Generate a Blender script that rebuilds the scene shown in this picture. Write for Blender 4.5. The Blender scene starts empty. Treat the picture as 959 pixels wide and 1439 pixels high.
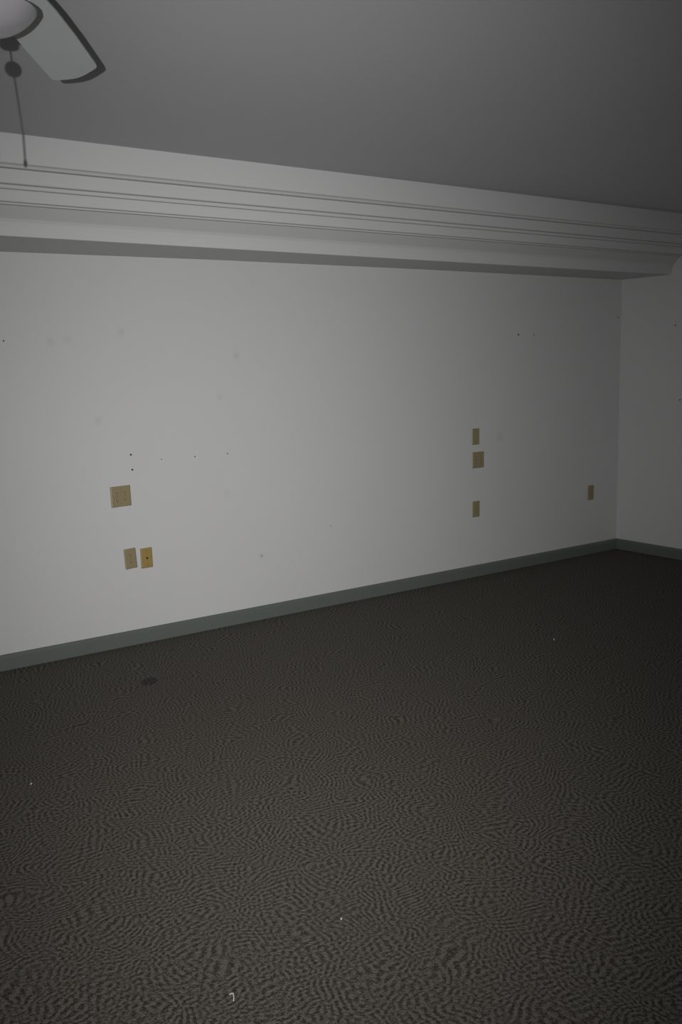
import bpy, bmesh, math, random
from mathutils import Vector, Matrix

random.seed(7)
SC = bpy.context.scene
COL = SC.collection

# ---------------------------------------------------------------- camera
RIGHT = Vector((0.8157649854, -0.5779168374, -0.0232296723))
UP = Vector((0.1074595193, 0.1119771945, 0.9878833734))
FWD = Vector((0.5683132414, 0.8083769152, -0.1534497399))
EYE = Vector((-6.1534, -4.8672, 1.52))
cam_d = bpy.data.cameras.new('camera')
cam_d.sensor_fit = 'VERTICAL'
cam_d.sensor_height = 24.0
cam_d.lens = 24.0 * 1322.0 / 1439.0
cam_d.clip_start = 0.05
cam = bpy.data.objects.new('camera', cam_d)
COL.objects.link(cam)
M = Matrix((RIGHT, UP, -FWD)).transposed().to_4x4()
M.translation = EYE
cam.matrix_world = M
SC.camera = cam

# ---------------------------------------------------------------- world, light, exposure
world = bpy.data.worlds.new('world')
world.use_nodes = True
world.node_tree.nodes['Background'].inputs[0].default_value = (0.5, 0.55, 0.6, 1)
world.node_tree.nodes['Background'].inputs[1].default_value = 0.02
SC.world = world

# the photographer's flash, beside the lens (it throws the fan shadows on the ceiling)
fl = bpy.data.lights.new('flash', 'SPOT')
fl.energy = 870.0
fl.color = (1.0, 0.99, 0.985)
fl.spot_size = math.radians(150)
fl.spot_blend = 0.4
fl.shadow_soft_size = 0.005
# its beam: a flash lens held upright spreads the light as a soft rectangle, falling off to all four sides
fl.use_nodes = True
_t = fl.node_tree
_em = _t.nodes.get('Emission') or _t.nodes.new('ShaderNodeEmission')
_tc = _t.nodes.new('ShaderNodeTexCoord')
_sp = _t.nodes.new('ShaderNodeSeparateXYZ')
_t.links.new(_tc.outputs['Normal'], _sp.inputs[0])


def _m(op, a, b=0.0):
    nd = _t.nodes.new('ShaderNodeMath')
    nd.operation = op
    for i, v in enumerate((a, b)):
        if isinstance(v, (int, float)):
            nd.inputs[i].default_value = v
        else:
            _t.links.new(v, nd.inputs[i])
    return nd.outputs[0]


_z = _m('MAXIMUM', _m('ABSOLUTE', _sp.outputs[2]), 0.05)
BEAM_X, BEAM_Y = (-0.035, 0.16), (0.0, 0.25)
_bx = _m('DIVIDE', _m('POWER', _m('SUBTRACT', _m('DIVIDE', _sp.outputs[0], _z), BEAM_X[0]), 2.0), -BEAM_X[1])
_by = _m('DIVIDE', _m('POWER', _m('SUBTRACT', _m('DIVIDE', _sp.outputs[1], _z), BEAM_Y[0]), 2.0), -BEAM_Y[1])
_t.links.new(_m('EXPONENT', _m('ADD', _bx, _by)), _em.inputs['Strength'])
flo = bpy.data.objects.new('flash', fl)
COL.objects.link(flo)
FM = Matrix((RIGHT, UP, -FWD)).transposed()
flo.matrix_world = Matrix.Translation(EYE - 0.090 * RIGHT + 0.03 * UP) @ (Matrix.Rotation(math.radians(0.0), 3, RIGHT) @ FM).to_4x4()

SC.view_settings.view_transform = 'Standard'
SC.view_settings.look = 'None'
SC.view_settings.gamma = 1.0
SC.view_settings.use_curve_mapping = False
SC.view_settings.exposure = 0.0


# ---------------------------------------------------------------- material helpers
class NT:
    def __init__(s, name):
        s.m = bpy.data.materials.new(name)
        s.m.use_nodes = True
        s.t = s.m.node_tree
        s.b = s.t.nodes['Principled BSDF']

    def n(s, kind, **kw):
        nd = s.t.nodes.new(kind)
        for k, v in kw.items():
            setattr(nd, k, v)
        return nd

    def l(s, a, b):
        s.t.links.new(a, b)

    def val(s, sock, v):
        if hasattr(v, 'is_output') or isinstance(v, bpy.types.NodeSocket):
            s.l(v, sock)
        else:
            sock.default_value = v

    def math(s, op, a, b=0.0, c=0.0, clamp=False):
        nd = s.n('ShaderNodeMath', operation=op, use_clamp=clamp)
        s.val(nd.inputs[0], a)
        s.val(nd.inputs[1], b)
        s.val(nd.inputs[2], c)
        return nd.outputs[0]

    def mix(s, f, a, b):
        nd = s.n('ShaderNodeMix', data_type='RGBA')
        s.val(nd.inputs[0], f)
        s.val(nd.inputs[6], a)
        s.val(nd.inputs[7], b)
        return nd.outputs[2]

    def noise(s, vec, scale, detail=2.0, rough=0.5, dims='3D'):
        nd = s.n('ShaderNodeTexNoise', noise_dimensions=dims)
        if vec is not None:
            s.l(vec, nd.inputs['Vector'])
        nd.inputs['Scale'].default_value = scale
        nd.inputs['Detail'].default_value = detail
        nd.inputs['Roughness'].default_value = rough
        return nd

    def bump(s, h, strength, dist):
        nd = s.n('ShaderNodeBump')
        nd.inputs['Strength'].default_value = strength
        nd.inputs['Distance'].default_value = dist
        s.l(h, nd.inputs['Height'])
        s.l(nd.outputs[0], s.b.inputs['Normal'])

    def coord(s):
        return s.n('ShaderNodeTexCoord').outputs['Object']


def rgba(c):
    return (c[0], c[1], c[2], 1.0)


def plain(name, col, rough=0.5, metal=0.0, grain=0.06, gscale=30.0):
    k = NT(name)
    co = k.coord()
    nz = k.noise(co, gscale, 3)
    a = rgba([x * (1 - grain) for x in col])
    b = rgba([min(1, x * (1 + grain)) for x in col])
    k.l(k.mix(nz.outputs['Fac'], a, b), k.b.inputs['Base Color'])
    k.b.inputs['Roughness'].default_value = rough
    k.b.inputs['Metallic'].default_value = metal
    return k.m


def paint(name, col, rough, bump=0.15, blots=()):
    """rolled wall paint: orange peel, faint unevenness, small grey scuffs at given places"""
    k = NT(name)
    co = k.coord()
    big = k.noise(co, 1.3, 3)
    fine = k.noise(co, 260.0, 2)
    a = rgba([x * 0.975 for x in col])
    b = rgba([x * 1.025 for x in col])
    c = k.mix(big.outputs['Fac'], a, b)
    for (p, r, amt) in blots:
        vd = k.n('ShaderNodeVectorMath', operation='DISTANCE')
        wob = k.noise(co, 14.0, 2)
        k.l(co, vd.inputs[0])
        vd.inputs[1].default_value = p
        d = k.math('ADD', vd.outputs['Value'], k.math('MULTIPLY', k.math('SUBTRACT', wob.outputs['Fac'], 0.5), r * 1.2))
        f = k.math('SUBTRACT', 1.0, k.math('DIVIDE', d, r), clamp=True)
        f = k.math('MULTIPLY', f, amt)
        c = k.mix(f, c, (0.25, 0.25, 0.25, 1))
    k.l(c, k.b.inputs['Base Color'])
    k.b.inputs['Roughness'].default_value = rough
    k.b.inputs['Specular IOR Level'].default_value = 0.25
    k.bump(fine.outputs['Fac'], bump, 0.002)
    return k.m


def carpet():
    k = NT('swirl_pattern_carpet')
    co = k.coord()
    # warp the floor coordinates, then draw nested arcs round scattered centres
    w1 = k.noise(co, 6.0, 1, 0.4)
    sub = k.n('ShaderNodeVectorMath', operation='SUBTRACT')
    k.l(w1.outputs['Color'], sub.inputs[0])
    sub.inputs[1].default_value = (0.5, 0.5, 0.5)
    sc = k.n('ShaderNodeVectorMath', operation='SCALE')
    k.l(sub.outputs[0], sc.inputs[0])
    sc.inputs['Scale'].default_value = 0.12
    add = k.n('ShaderNodeVectorMath', operation='ADD')
    k.l(co, add.inputs[0])
    k.l(sc.outputs[0], add.inputs[1])
    flat = k.n('ShaderNodeVectorMath', operation='MULTIPLY')
    k.l(add.outputs[0], flat.inputs[0])
    flat.inputs[1].default_value = (1, 1, 0)
    gb = k.n('ShaderNodeTexGabor', gabor_type='2D')
    k.l(flat.outputs[0], gb.inputs['Vector'])
    gb.inputs['Scale'].default_value = 10.5
    gb.inputs['Frequency'].default_value = 1.0 / 10.5 / 0.0200
    gb.inputs['Anisotropy'].default_value = 0.25
    gb.inputs['Orientation'].default_value = 2.2
    band = k.math('MULTIPLY', k.math('SUBTRACT', gb.outputs['Value'], 0.5), 6.5)
    band = k.math('MAXIMUM', k.math('MINIMUM', band, 1.0), -1.0)
    gap = k.noise(co, 120.0, 2, 0.6)
    fib = k.noise(co, 330.0, 2, 0.7)
    h = k.math('ADD', k.math('MULTIPLY', band, 0.50),
               k.math('MULTIPLY', k.math('SUBTRACT', gap.outputs['Fac'], 0.5), 3.5))
    h = k.math('ADD', h, k.math('MULTIPLY', k.math('SUBTRACT', fib.outputs['Fac'], 0.5), 3.6))
    f = k.math('ADD', k.math('MULTIPLY', h, 0.85), 0.55, clamp=True)
    c = k.mix(f, (0.036, 0.034, 0.029, 1), (0.176, 0.163, 0.137, 1))
    # broad wear and soiling
    wear = k.noise(co, 1.1, 3)
    c = k.mix(k.math('MULTIPLY', k.math('SUBTRACT', wear.outputs['Fac'], 0.35), 0.5, clamp=True), c,
              (0.088, 0.077, 0.064, 1))
    # one dark spot near the wall
    mp = k.n('ShaderNodeVectorMath', operation='SUBTRACT')
    k.l(co, mp.inputs[0])
    mp.inputs[1].default_value = (-4.372, -0.650, 0)
    sx = k.n('ShaderNodeSeparateXYZ')
    k.l(mp.outputs[0], sx.inputs[0])
    u = k.math('ADD', k.math('MULTIPLY', sx.outputs[0], 0.816), k.math('MULTIPLY', sx.outputs[1], -0.578))
    v = k.math('ADD', k.math('MULTIPLY', sx.outputs[0], 0.578), k.math('MULTIPLY', sx.outputs[1], 0.816))
    d = k.math('SQRT', k.math('ADD', k.math('POWER', k.math('DIVIDE', u, 0.036), 2),
                              k.math('POWER', k.math('DIVIDE', v, 0.056), 2)))
    d = k.math('ADD', d, k.math('MULTIPLY', k.math('SUBTRACT', gap.outputs['Fac'], 0.5), 0.5))
    sf = k.math('MULTIPLY', k.math('SUBTRACT', 1.15, d), 5.0, clamp=True)
    c = k.mix(k.math('MULTIPLY', sf, 0.6), c, (0.028, 0.031, 0.033, 1))
    k.l(c, k.b.inputs['Base Color'])
    k.b.inputs['Roughness'].default_value = 0.95
    k.b.inputs['Specular IOR Level'].default_value = 0.1
    k.bump(h, 0.7, 0.004)
    return k.m


BLOTS = [((-4.139, 0, 1.729), 0.030, 0.26), ((-3.450, 0, 1.592), 0.034, 0.26), ((-3.564, 0, 1.358), 0.028, 0.2),
         ((-4.304, 0, 1.265), 0.034, 0.2), ((-4.441, 0, 1.685), 0.028, 0.18), ((-4.535, 0, 1.678), 0.030, 0.16),
         ((-1.312, 0, 0.988), 0.045, 0.2), ((-3.328, 0, 0.392), 0.022, 0.3), ((-3.55, 0, 0.80), 0.03, 0.14)]
M_WALL = paint('white_wall_paint', (0.53, 0.53, 0.53), 0.7, 0.12, BLOTS)
M_SIDE = paint('white_side_wall_paint', (0.53, 0.53, 0.53), 0.7, 0.12)
M_TRIM = paint('white_trim_paint', (0.53, 0.53, 0.53), 0.45, 0.03)
M_CEIL = paint('ceiling_paint', (0.545, 0.55, 0.565), 0.85, 0.25)
M_BASE = plain('grey_green_baseboard_paint', (0.115, 0.130, 0.119), 0.42, 0, 0.04, 9)
M_CARPET = carpet()
M_TAN = plain('tan_plastic', (0.255, 0.215, 0.125), 0.35)
M_TAN_FACE = plain('tan_receptacle_plastic', (0.28, 0.23, 0.135), 0.3)
M_AMBER = plain('amber_tan_plastic', (0.30, 0.215, 0.075), 0.35)
M_DARK = plain('dark_slot', (0.015, 0.014, 0.012), 0.7)
M_SCREW = plain('tan_screw_metal', (0.20, 0.165, 0.09), 0.35, 0.3)
M_BRASS = plain('jack_metal', (0.10, 0.09, 0.06), 0.35, 0.8)
M_BLADE = plain('white_fan_blade', (0.37, 0.40, 0.395), 0.4, 0, 0.03, 12)
M_FANBODY = plain('white_fan_enamel', (0.66, 0.66, 0.65), 0.3)
M_CHAIN = plain('chain_metal', (0.45, 0.42, 0.36), 0.3, 0.9)
M_KNOB = plain('white_pull_knob', (0.6, 0.6, 0.58), 0.35)
M_HOLE = plain('dark_nail_hole', (0.03, 0.028, 0.026), 0.8)
M_LINT = plain('white_lint', (0.45, 0.45, 0.42), 0.9)
M_LINT2 = plain('pale_lint', (0.32, 0.31, 0.28), 0.9)
g = NT('frosted_glass')
nzg = g.noise(g.coord(), 9.0, 3)
g.l(g.mix(nzg.outputs['Fac'], (0.19, 0.185, 0.195, 1), (0.23, 0.225, 0.235, 1)), g.b.inputs['Base Color'])
g.b.inputs['Roughness'].default_value = 0.28
g.b.inputs['Subsurface Weight'].default_value = 0.15
g.b.inputs['Subsurface Radius'].default_value = (0.01, 0.01, 0.01)
M_GLASS = g.m


# ---------------------------------------------------------------- mesh helpers
def obj(name, bm, mat, parent=None, smooth=False, loc=None):
    bmesh.ops.recalc_face_normals(bm, faces=bm.faces[:])
    me = bpy.data.meshes.new(name)
    bm.to_mesh(me)
    bm.free()
    if smooth:
        for p in me.polygons:
            p.use_smooth = True
    me.materials.append(mat)
    o = bpy.data.objects.new(name, me)
    COL.objects.link(o)
    if parent is not None:
        o.parent = parent
    if loc is not None:
        o.location = loc
    return o


def struct(name, bm, mat, parent=None):
    o = obj(name, bm, mat, parent)
    if parent is None:
        o['kind'] = 'structure'
    return o


def thing(name, label, cat, loc, rot=(0, 0, 0), group=None):
    o = bpy.data.objects.new(name, None)
    o.empty_display_size = 0.05
    COL.objects.link(o)
    o.location = loc
    o.rotation_euler = rot
    o['label'] = label
    o['category'] = cat
    if group:
        o['group'] = group
    return o


def add_box(bm, lo, hi, bevel=0.0):
    r = bmesh.ops.create_cube(bm, size=1.0)
    c = [(a + b) / 2 for a, b in zip(lo, hi)]
    s = [b - a for a, b in zip(lo, hi)]
    for v in r['verts']:
        v.co = Vector((v.co.x * s[0] + c[0], v.co.y * s[1] + c[1], v.co.z * s[2] + c[2]))
    if bevel > 0:
        es = list({e for v in r['verts'] for e in v.link_edges})
        bmesh.ops.bevel(bm, geom=es, offset=bevel, segments=2, profile=0.6, affect='EDGES')


def add_lathe(bm, prof, seg=48, origin=(0, 0, 0)):
    """profile of (radius, z) turned about z"""
    ox, oy, oz = origin
    rings = []
    for (r, z) in prof:
        if r < 1e-6:
            rings.append([bm.verts.new((ox, oy, oz + z))])
        else:
            rings.append([bm.verts.new((ox + r * math.cos(2 * math.pi * i / seg),
                                        oy + r * math.sin(2 * math.pi * i / seg), oz + z)) for i in range(seg)])
    for a, b in zip(rings, rings[1:]):
        for i in range(seg):
            j = (i + 1) % seg
            if len(a) == 1 and len(b) == 1:
                continue
            if len(a) == 1:
                bm.faces.new((a[0], b[i], b[j]))
            elif len(b) == 1:
                bm.faces.new((a[i], a[j], b[0]))
            else:
                bm.faces.new((a[i], a[j], b[j], b[i]))


def extrude_x(bm, prof, x0, x1):
    """closed profile of (y, z) swept along x"""
    a = [bm.verts.new((x0, y, z)) for y, z in prof]
    b = [bm.verts.new((x1, y, z)) for y, z in prof]
    n = len(prof)
    for i in range(n):
        j = (i + 1) % n
        bm.faces.new((a[i], a[j], b[j], b[i]))
    bm.faces.new(a)
    bm.faces.new(list(reversed(b)))


# ---------------------------------------------------------------- room shell
XL, XR, YF, YB, HC, T = -10.5, 0.0, -9.5, 0.0, 2.5245, 0.12


def box_obj(name, lo, hi, mat):
    bm = bmesh.new()
    add_box(bm, lo, hi)
    return struct(name, bm, mat)


box_obj('floor', (XL - T, YF - T, -0.10), (XR + T, YB + T, 0.0), M_CARPET)
box_obj('ceiling', (XL - T, YF - T, HC), (XR + T, YB + T, HC + T), M_CEIL)
wall_back = box_obj('wall_back', (XL - T, YB, 0.0), (XR + T, YB + T, HC), M_WALL)
wall_right = box_obj('wall_right', (XR, YF - T, 0.0), (XR + T, YB, HC), M_SIDE)
box_obj('wall_left', (XL - T, YF - T, 0.0), (XL, YB, HC), M_SIDE)
box_obj('wall_front', (XL, YF - T, 0.0), (XR, YF, HC), M_SIDE)

# baseboards: flat board with an eased top and a small bead, mitred in the corners
BH, BT = 0.083, 0.014
base_prof = [(0.0, 0.0), (-BT, 0.0), (-BT, BH - 0.020), (-BT + 0.002, BH - 0.017), (-BT + 0.002, BH - 0.013),
             (-BT + 0.0045, BH - 0.008), (-BT + 0.008, BH - 0.003), (0.0, BH)]


def baseboard(name, length, loc, rz):
    bm = bmesh.new()
    n = len(base_prof)
    a = [bm.verts.new((-y, y, z)) for y, z in base_prof]
    b = [bm.verts.new((length + y, y, z)) for y, z in base_prof]
    for i in range(n - 1):
        bm.faces.new((a[i], a[i + 1], b[i + 1], b[i]))
    bm.faces.new((a[n - 1], a[0], b[0], b[n - 1]))
    bm.faces.new(a)
    bm.faces.new(list(reversed(b)))
    o = struct(name, bm, M_BASE)
    o.location = loc
    o.rotation_euler = (0, 0, rz)
    return o


baseboard('baseboard_back', XR - XL, (XL, YB, 0), 0)
baseboard('baseboard_right', YB - YF, (XR, YB, 0), -math.pi / 2)
baseboard('baseboard_front', XR - XL, (XR, YF, 0), math.pi)
baseboard('baseboard_left', YB - YF, (XL, YF, 0), math.pi / 2)

# soffit: dropped box along the back wall; its underside runs very slightly out of level
ZS, YS = 2.132, -0.440
bm = bmesh.new()
stations = [(XL, 2.098), (-4.75, 2.116), (-3.55, 2.128), (-2.0, 2.134), (XR, 2.132)]
rings = []
for x, zb_ in stations:
    rings.append([bm.verts.new((x, y, z)) for y, z in ((YB, zb_), (YS, ZS), (YS, HC), (YB, HC))])
for a, b in zip(rings, rings[1:]):
    for i in range(4):
        j = (i + 1) % 4
        bm.faces.new((a[i], a[j], b[j], b[i]))
bm.faces.new(rings[0])
bm.faces.new(list(reversed(rings[-1])))
soffit = struct('trim_1', bm, M_TRIM)
soffit['label'] = 'white painted soffit box running along the top of the back wall'


def arc(y0, z0, y1, z1, bulge, n=6):
    """points from 0 to 1 with a sideways bulge (positive bows outward and down)"""
    out = []
    dy, dz = y1 - y0, z1 - z0
    L = math.hypot(dy, dz)
    ny, nz = -dz / L, dy / L
    for i in range(n + 1):
        t = i / n
        s = 4 * t * (1 - t) * bulge
        out.append((y0 + dy * t + ny * s, z0 + dz * t + nz * s))
    return out


def moulding(name, pts, label):
    bm = bmesh.new()
    prof = [(YS, pts[0][1])] + pts + [(YS, pts[-1][1])]
    clean = [prof[0]]
    for p in prof[1:]:
        if math.hypot(p[0] - clean[-1][0], p[1] - clean[-1][1]) > 1e-5:
            clean.append(p)
    extrude_x(bm, clean, XL, XR)
    o = obj(name, bm, M_TRIM, soffit)
    o['label'] = label
    return o


# three stacked runs of moulding on the soffit face
moulding('fascia_board', [(-0.4415, 2.1325), (-0.4435, 2.1325), (-0.452, 2.170), (-0.459, 2.1920), (-0.467, 2.2050)]
         + arc(-0.472, 2.2100, -0.519, 2.2520, 0.0, 2) + [(-0.520, 2.2535)],
         'flat white board flaring outward at its top')
moulding('lower_bead', [(-0.520, 2.2540), (-0.539, 2.2540), (-0.5415, 2.2565), (-0.5415, 2.2600), (-0.540, 2.2625)],
         'narrow lip above the flat board')
moulding('cove_strip', [(-0.540, 2.2630), (-0.557, 2.2630), (-0.5595, 2.2655), (-0.559, 2.274), (-0.5585, 2.285),
                        (-0.5595, 2.296), (-0.562, 2.308), (-0.564, 2.3130)],
         'shallow hollow strip between two lips')
moulding('upper_bead', [(-0.564, 2.3135), (-0.580, 2.3135), (-0.5825, 2.3160), (-0.583, 2.324), (-0.582, 2.3295)],
         'narrow lip above the hollow strip')
moulding('crown_step', [(-0.582, 2.3300), (-0.605, 2.3300), (-0.6085, 2.3330), (-0.609, 2.343), (-0.610, 2.363),
                        (-0.6135, 2.381), (-0.615, 2.3890)],
         'flat band under the tall top band')
moulding('crown_top', [(-0.615, 2.3895), (-0.638, 2.3895)] + arc(-0.645, 2.3900, -0.663, 2.4040, -0.0035, 5)
         + [(-0.6635, 2.430), (-0.666, 2.480), (-0.668, HC - 0.0005)],
         'tall white top band meeting the ceiling')


# ---------------------------------------------------------------- nail holes in the walls (parts of the walls)
def nail_hole(x, z, r, mat=M_HOLE, right=False, y=0.0):
    bm = bmesh.new()
    seg = 10
    # ragged rim of lifted paint round a dark pit
    prof = [(0.0, 0.0003), (r * 0.75, 0.0004), (r, 0.0011), (r * 1.18, 0.0003)]
    add_lathe(bm, [(q * 0.78, z_) for q, z_ in prof], seg)
    for v in bm.verts:
        v.co.x *= 1 + random.uniform(-0.12, 0.12)
        v.co.y *= 1 + random.uniform(-0.12, 0.12)
    if right:
        o = obj('nail_hole', bm, mat, wall_right)
        o.location = (0, y, z)
        o.rotation_euler = (0, -math.pi / 2, 0)
    else:
        o = obj('nail_hole', bm, mat, wall_back)
        o.location = (x, 0, z)
        o.rotation_euler = (math.pi / 2, 0, 0)
    return o


for (x, z, r) in [(-4.767, 1.683, .0045), (-4.130, 1.066, .0062), (-4.127, 0.983, .0062), (-3.951, 1.027, .0035),
                  (-3.744, 1.028, .0042), (-3.533, 1.029, .0048), (-3.328, 0.392, .0035), (-2.814, 0.516, .0038),
                  (-1.137, 1.711, .0075), (-0.976, 1.711, .0052), (-0.038, 1.844, .006)]:
    nail_hole(x, z, r)
for (y, z, r) in [(-0.497, 1.761, .0065), (-0.554, 1.210, .006)]:
    nail_hole(0, z, r, right=True, y=y)


# ---------------------------------------------------------------- wall plates
# built lying in local XZ, facing -Y, wall at y = 0
def plate_bm(w, h):
    bm = bmesh.new()
    t = 0.0062
    b = 0.006
    lo = [(-w / 2, 0, -h / 2), (w / 2, 0, -h / 2), (w / 2, 0, h / 2), (-w / 2, 0, h / 2)]
    rings = []
    for (ins, y) in ((0, 0.0), (0, -0.0025), (b * 0.35, -0.0048), (b, -t)):
        ring = []
        for sx, sz in ((-1, -1), (1, -1), (1, 1), (-1, 1)):
            cxx, czz = sx * (w / 2 - ins), sz * (h / 2 - ins)
            rr = 0.003
            a0 = {(-1, -1): math.pi, (1, -1): 1.5 * math.pi, (1, 1): 0, (-1, 1): 0.5 * math.pi}[(sx, sz)]
            for k in range(4):
                a = a0 + k / 3 * math.pi / 2
                ring.append(bm.verts.new((cxx - sx * rr + rr * math.cos(a), y, czz - sz * rr + rr * math.sin(a))))
        rings.append(ring)
    n = len(rings[0])
    for a, c in zip(rings, rings[1:]):
        for i in range(n):
            j = (i + 1) % n
            bm.faces.new((a[i], a[j], c[j], c[i]))
    bm.faces.new(rings[-1])
    bm.faces.new(list(reversed(rings[0])))
    return bm


def disc_prism(bm, pts, y0, y1):
    a = [bm.verts.new((x, y0, z)) for x, z in pts]
    b = [bm.verts.new((x, y1, z)) for x, z in pts]
    n = len(pts)
    for i in range(n):
        j = (i + 1) % n
        bm.faces.new((a[i], a[j], b[j], b[i]))
    bm.faces.new(a)
    bm.faces.new(list(reversed(b)))


def circle(cx, cz, r, n=16, a0=0.0, a1=2 * math.pi):
    return [(cx + r * math.cos(a0 + (a1 - a0) * i / n), cz + r * math.sin(a0 + (a1 - a0) * i / n)) for i in range(n)]


def receptacle(parent, cx, cz):
    """one outlet face: circle cut flat at top and bottom, with two slots and a ground hole"""
    bm = bmesh.new()
    pts = []
    R, F = 0.0172, 0.0142
    for i in range(28):
        a = 2 * math.pi * i / 28
        pts.append((R * math.cos(a), max(-F, min(F, R * math.sin(a)))))
    disc_prism(bm, pts, -0.0055, -0.0082)
    o = obj('receptacle', bm, M_TAN_FACE, parent, loc=(cx, 0, cz))
    for sx, hh in ((-0.0064, 0.0085), (0.0064, 0.0068)):
        b2 = bmesh.new()
        add_box(b2, (sx - 0.0016, -0.0086, 0.0030 - hh / 2), (sx + 0.0016, -0.0078, 0.0030 + hh / 2))
        obj('slot', b2, M_DARK, o)
    b3 = bmesh.new()
    disc_prism(b3, [(0.0026, -0.0095)] + [(0.0032 * math.cos(a), -0.0078 + 0.0032 * math.sin(a))
                                           for a in [math.pi * i / 6 for i in range(7)]] + [(-0.0026, -0.0095)],
               -0.0078, -0.0086)
    obj('ground_hole', b3, M_DARK, o)
    return o


def screw(parent, cx, cz, mat=None):
    bm = bmesh.new()
    disc_prism(bm, circle(cx, cz, 0.0030, 12), -0.0058, -0.0072)
    o = obj('screw', bm, mat or M_SCREW, parent)
    b2 = bmesh.new()
    add_box(b2, (cx - 0.0026, -0.0074, cz - 0.0004), (cx + 0.0026, -0.0070, cz + 0.0004))
    obj('screw_slot', b2, M_DARK, o)


def wall_plate(name, label, cat, x, z, gangs, kind, tilt=0.0, mat=M_TAN, group=None, w=None):
    t = thing(name, label, cat, (x, 0, z), (0, -math.radians(tilt), 0), group)
    w = w or (0.070 if gangs == 1 else 0.116)
    obj('cover_plate', plate_bm(w, 0.114), mat, t)
    xs = [0.0] if gangs == 1 else [-0.023, 0.023]
    for cx in xs:
        if kind == 'duplex':
            receptacle(t, cx, 0.0195)
            receptacle(t, cx, -0.0195)
            screw(t, cx, 0.0)
        elif kind == 'blank':
            screw(t, cx, 0.0415)
            screw(t, cx, -0.0415)
        elif kind == 'jack':
            screw(t, cx, 0.0415)
            screw(t, cx, -0.0415)
            bm = bmesh.new()
            disc_prism(bm, circle(0, 0, 0.0065, 6), -0.0058, -0.0085)
            nut = obj('jack', bm, M_BRASS, t)
            bm = bmesh.new()
            disc_prism(bm, circle(0, 0, 0.0046, 16), -0.0080, -0.0150)
            obj('threaded_stub', bm, M_DARK, nut)
    return t


G1 = None
wall_plate('power_outlet', 'square tan double outlet plate with four sockets, left end of the back wall', 'outlet',
           -4.203, 0.843, 2, 'duplex', 1.5)
wall_plate('power_outlet', 'tilted tan two-socket outlet beside the amber jack plate, low on the wall', 'outlet',
           -4.168, 0.491, 1, 'duplex', 3.3)
wall_plate('cable_jack_plate', 'amber tan wall plate with one dark jack in its centre, low on the wall', 'wall plate',
           -4.073, 0.482, 1, 'jack', 0.8, M_AMBER)
wall_plate('blank_wall_plate', 'narrow plain tan plate, topmost of the three stacked on the wall', 'wall plate',
           -1.559, 1.006, 1, 'blank')
wall_plate('power_outlet', 'square tan double plate directly under the narrow plain plate', 'outlet',
           -1.535, 0.840, 2, 'duplex', 0, w=0.112)
wall_plate('power_outlet', 'narrow tan outlet, lowest of the three plates stacked on the wall', 'outlet',
           -1.556, 0.490, 1, 'duplex')
wall_plate('power_outlet', 'narrow tan outlet nearest the right corner of the room', 'outlet',
           -0.326, 0.489, 1, 'duplex')

# ---------------------------------------------------------------- ceiling fan
FZ = 2.265
fan = thing('ceiling_fan', 'white ceiling fan with pale blades and a frosted glass bowl light', 'ceiling fan',
            (-5.605, -3.0, HC))
D = -HC


def fan_lathe(name, prof, mat, parent=fan, seg=56):
    bm = bmesh.new()
    add_lathe(bm, prof, seg)
    return obj(name, bm, mat, parent, smooth=True)


fan_lathe('canopy', [(0.0, 0.0), (0.068, 0.0), (0.068, -0.012), (0.062, -0.028), (0.045, -0.045), (0.020, -0.052),
                     (0.0, -0.052)], M_FANBODY)
fan_lathe('downrod', [(0.012, -0.050), (0.012, -0.085)], M_FANBODY, seg=20)
fan_lathe('motor_housing', [(0.0, -0.082), (0.030, -0.083), (0.080, -0.092), (0.104, -0.108), (0.112, -0.130),
                            (0.112, -0.195), (0.104, -0.212), (0.080, -0.224), (0.0, -0.226)], M_FANBODY)
fan_lathe('switch_housing', [(0.0, -0.226), (0.052, -0.226), (0.056, -0.236), (0.056, -0.290), (0.050, -0.300),
                             (0.0, -0.300)], M_FANBODY)
zr = 2.178 - HC
fan_lathe('light_fitter', [(0.0, -0.300), (0.048, -0.300), (0.056, -0.312), (0.064, -0.326), (0.080, zr + 0.004), (0.081, zr + 0.002),
                           (0.0, zr + 0.002)], M_FANBODY)
RB, DB = 0.087, 0.045
Rs = (RB * RB + DB * DB) / (2 * DB)
prof = []
for i in range(15):
    a = math.asin(RB / Rs) * (1 - i / 14)
    prof.append((Rs * math.sin(a), zr - (Rs * math.cos(a) - (Rs - DB))))
prof_in = [(max(0.0, r_ - 0.003), z_ + 0.003) for r_, z_ in reversed(prof)]
fan_lathe('glass_bowl', [(RB - 0.003, zr + 0.004), (RB, zr + 0.003)] + prof + prof_in, M_GLASS, seg=72)
fan_lathe('bowl_finial', [(0.0, zr - DB + 0.002), (0.014, zr - DB + 0.001), (0.017, zr - DB - 0.004), (0.017, zr - DB - 0.008),
                          (0.014, zr - DB - 0.0105), (0.0, zr - DB - 0.0115)], M_FANBODY, seg=20)

# blades, each with its iron; pitched, with a bracket shaped tip
AX = 56.5


def blade_outline():
    h = 0.059
    pts = [(0.205, -0.044), (0.225, -0.052), (0.30, -0.056), (0.45, -h), (0.655, -h)]
    pts += [(0.668, -0.057), (0.677, -0.050), (0.684, -0.040), (0.693, -0.026), (0.700, -0.012), (0.702, 0.0)]
    top = [(s, -n) for s, n in reversed(pts[:-1])]
    return pts + top


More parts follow.
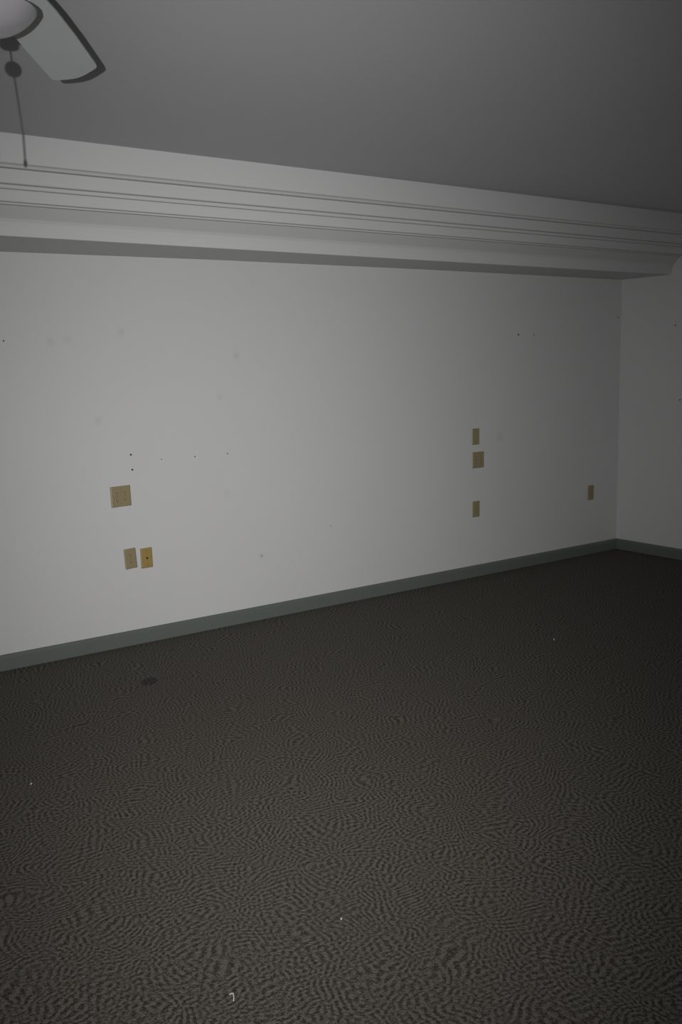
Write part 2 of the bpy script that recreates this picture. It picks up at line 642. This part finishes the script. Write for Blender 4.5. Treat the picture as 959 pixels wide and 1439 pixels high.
for k in range(4):
    a = math.radians(AX + 90 * k)
    iron_bm = bmesh.new()
    out = [(0.095, -0.016), (0.135, -0.013), (0.175, -0.022), (0.205, -0.038), (0.250, -0.040), (0.262, -0.030),
           (0.255, -0.014), (0.285, 0.0)]
    out = out + [(s, -n) for s, n in reversed(out[:-1])]
    va = [iron_bm.verts.new((s, n, 0.0045)) for s, n in out]
    vb = [iron_bm.verts.new((s, n, 0.0085)) for s, n in out]
    for i in range(len(out)):
        j = (i + 1) % len(out)
        iron_bm.faces.new((va[i], va[j], vb[j], vb[i]))
    iron_bm.faces.new(va)
    iron_bm.faces.new(list(reversed(vb)))
    bbm = bmesh.new()
    o_ = blade_outline()
    va = [bbm.verts.new((s, n, -0.003)) for s, n in o_]
    vb = [bbm.verts.new((s, n, 0.003)) for s, n in o_]
    for i in range(len(o_)):
        j = (i + 1) % len(o_)
        bbm.faces.new((va[i], va[j], vb[j], vb[i]))
    bbm.faces.new(va)
    bbm.faces.new(list(reversed(vb)))
    bl = obj('fan_blade', bbm, M_BLADE, fan)
    bl.location = (0, 0, FZ - HC)
    bl.rotation_euler = (math.radians(-15), 0, a)
    ir = obj('blade_iron', iron_bm, M_FANBODY, bl)

# pull chain: beads on a thin cord with a round knob part of the way down
cz0 = zr - DB - 0.010
cz1 = 1.925 - HC
bm = bmesh.new()
add_lathe(bm, [(0.0012, cz0), (0.0012, cz1 + 0.004)], 6)
z = cz0
while z > cz1:
    add_lathe(bm, [(0.0, z + 0.0018), (0.0021, z + 0.0010), (0.0021, z - 0.0010), (0.0, z - 0.0018)], 6)
    z -= 0.0045
add_lathe(bm, [(0.0, cz1 + 0.008), (0.003, cz1 + 0.005), (0.0036, cz1), (0.002, cz1 - 0.006), (0.0, cz1 - 0.007)], 10)
chain = obj('pull_chain', bm, M_CHAIN, fan)
kz = 2.088 - HC
fan_k = bmesh.new()
kp = [(0.0, kz + 0.014)]
for i in range(1, 12):
    t_ = math.pi * i / 12
    kp.append((0.0150 * math.sin(t_), kz + 0.0135 * math.cos(t_)))
kp.append((0.0, kz - 0.014))
add_lathe(fan_k, kp, 28)
kn = obj('pull_knob', fan_k, M_KNOB, chain, smooth=True)
kn['label'] = 'round knob on the pull chain'


# ---------------------------------------------------------------- bits on the carpet
def scrap(name, label, pts, r, mat, cat='lint'):
    """a bent thread or crumb lying on the pile"""
    bm = bmesh.new()
    prev = None
    P = [Vector(p) for p in pts]
    for i, p in enumerate(P):
        d = (P[min(i + 1, len(P) - 1)] - P[max(i - 1, 0)]).normalized()
        s = d.cross(Vector((0, 0, 1))).normalized()
        u_ = Vector((0, 0, 1))
        rr = r * (0.6 if i in (0, len(P) - 1) else 1.0)
        ring = [bm.verts.new(p + s * rr * math.cos(t) + u_ * rr * math.sin(t))
                for t in [2 * math.pi * q / 7 for q in range(7)]]
        if prev:
            for q in range(7):
                bm.faces.new((prev[q], prev[(q + 1) % 7], ring[(q + 1) % 7], ring[q]))
        else:
            bm.faces.new(ring)
        prev = ring
    bm.faces.new(list(reversed(prev)))
    c = P[0].copy()
    c.z = 0
    for v in bm.verts:
        v.co -= c
    o = obj(name, bm, mat, smooth=True, loc=c)
    o['label'] = label
    o['category'] = cat
    return o


scrap('lint_scrap', 'bent white scrap of lint on the carpet at the bottom of the picture',
      [(-5.192, -2.975, .002), (-5.187, -2.9745, .0022), (-5.182, -2.977, .0025), (-5.188, -2.990, .0023),
       (-5.196, -3.003, .002)], 0.0017, M_LINT)
scrap('lint_crumb', 'single pale crumb on the dark carpet toward the right wall',
      [(-2.330, -1.440, .003), (-2.322, -1.432, .0035), (-2.312, -1.424, .003)], 0.0055, M_LINT2)
scrap('lint_crumb', 'pale lint crumb on the carpet, upper right of the bent white scrap',
      [(-4.792, -2.884, .002), (-4.788, -2.881, .0025), (-4.784, -2.876, .002)], 0.0026, M_LINT)
scrap('lint_crumb', 'tiny pale crumb on the carpet by the left edge of the picture',
      [(-5.212, -1.468, .002), (-5.208, -1.464, .0025), (-5.203, -1.459, .002)], 0.0032, M_LINT)
scrap('debris_crumb', 'tiny black crumb on the carpet close to the grey baseboard',
      [(-4.066, -0.254, .003), (-4.059, -0.246, .004), (-4.052, -0.240, .003)], 0.0062, M_HOLE, 'debris')
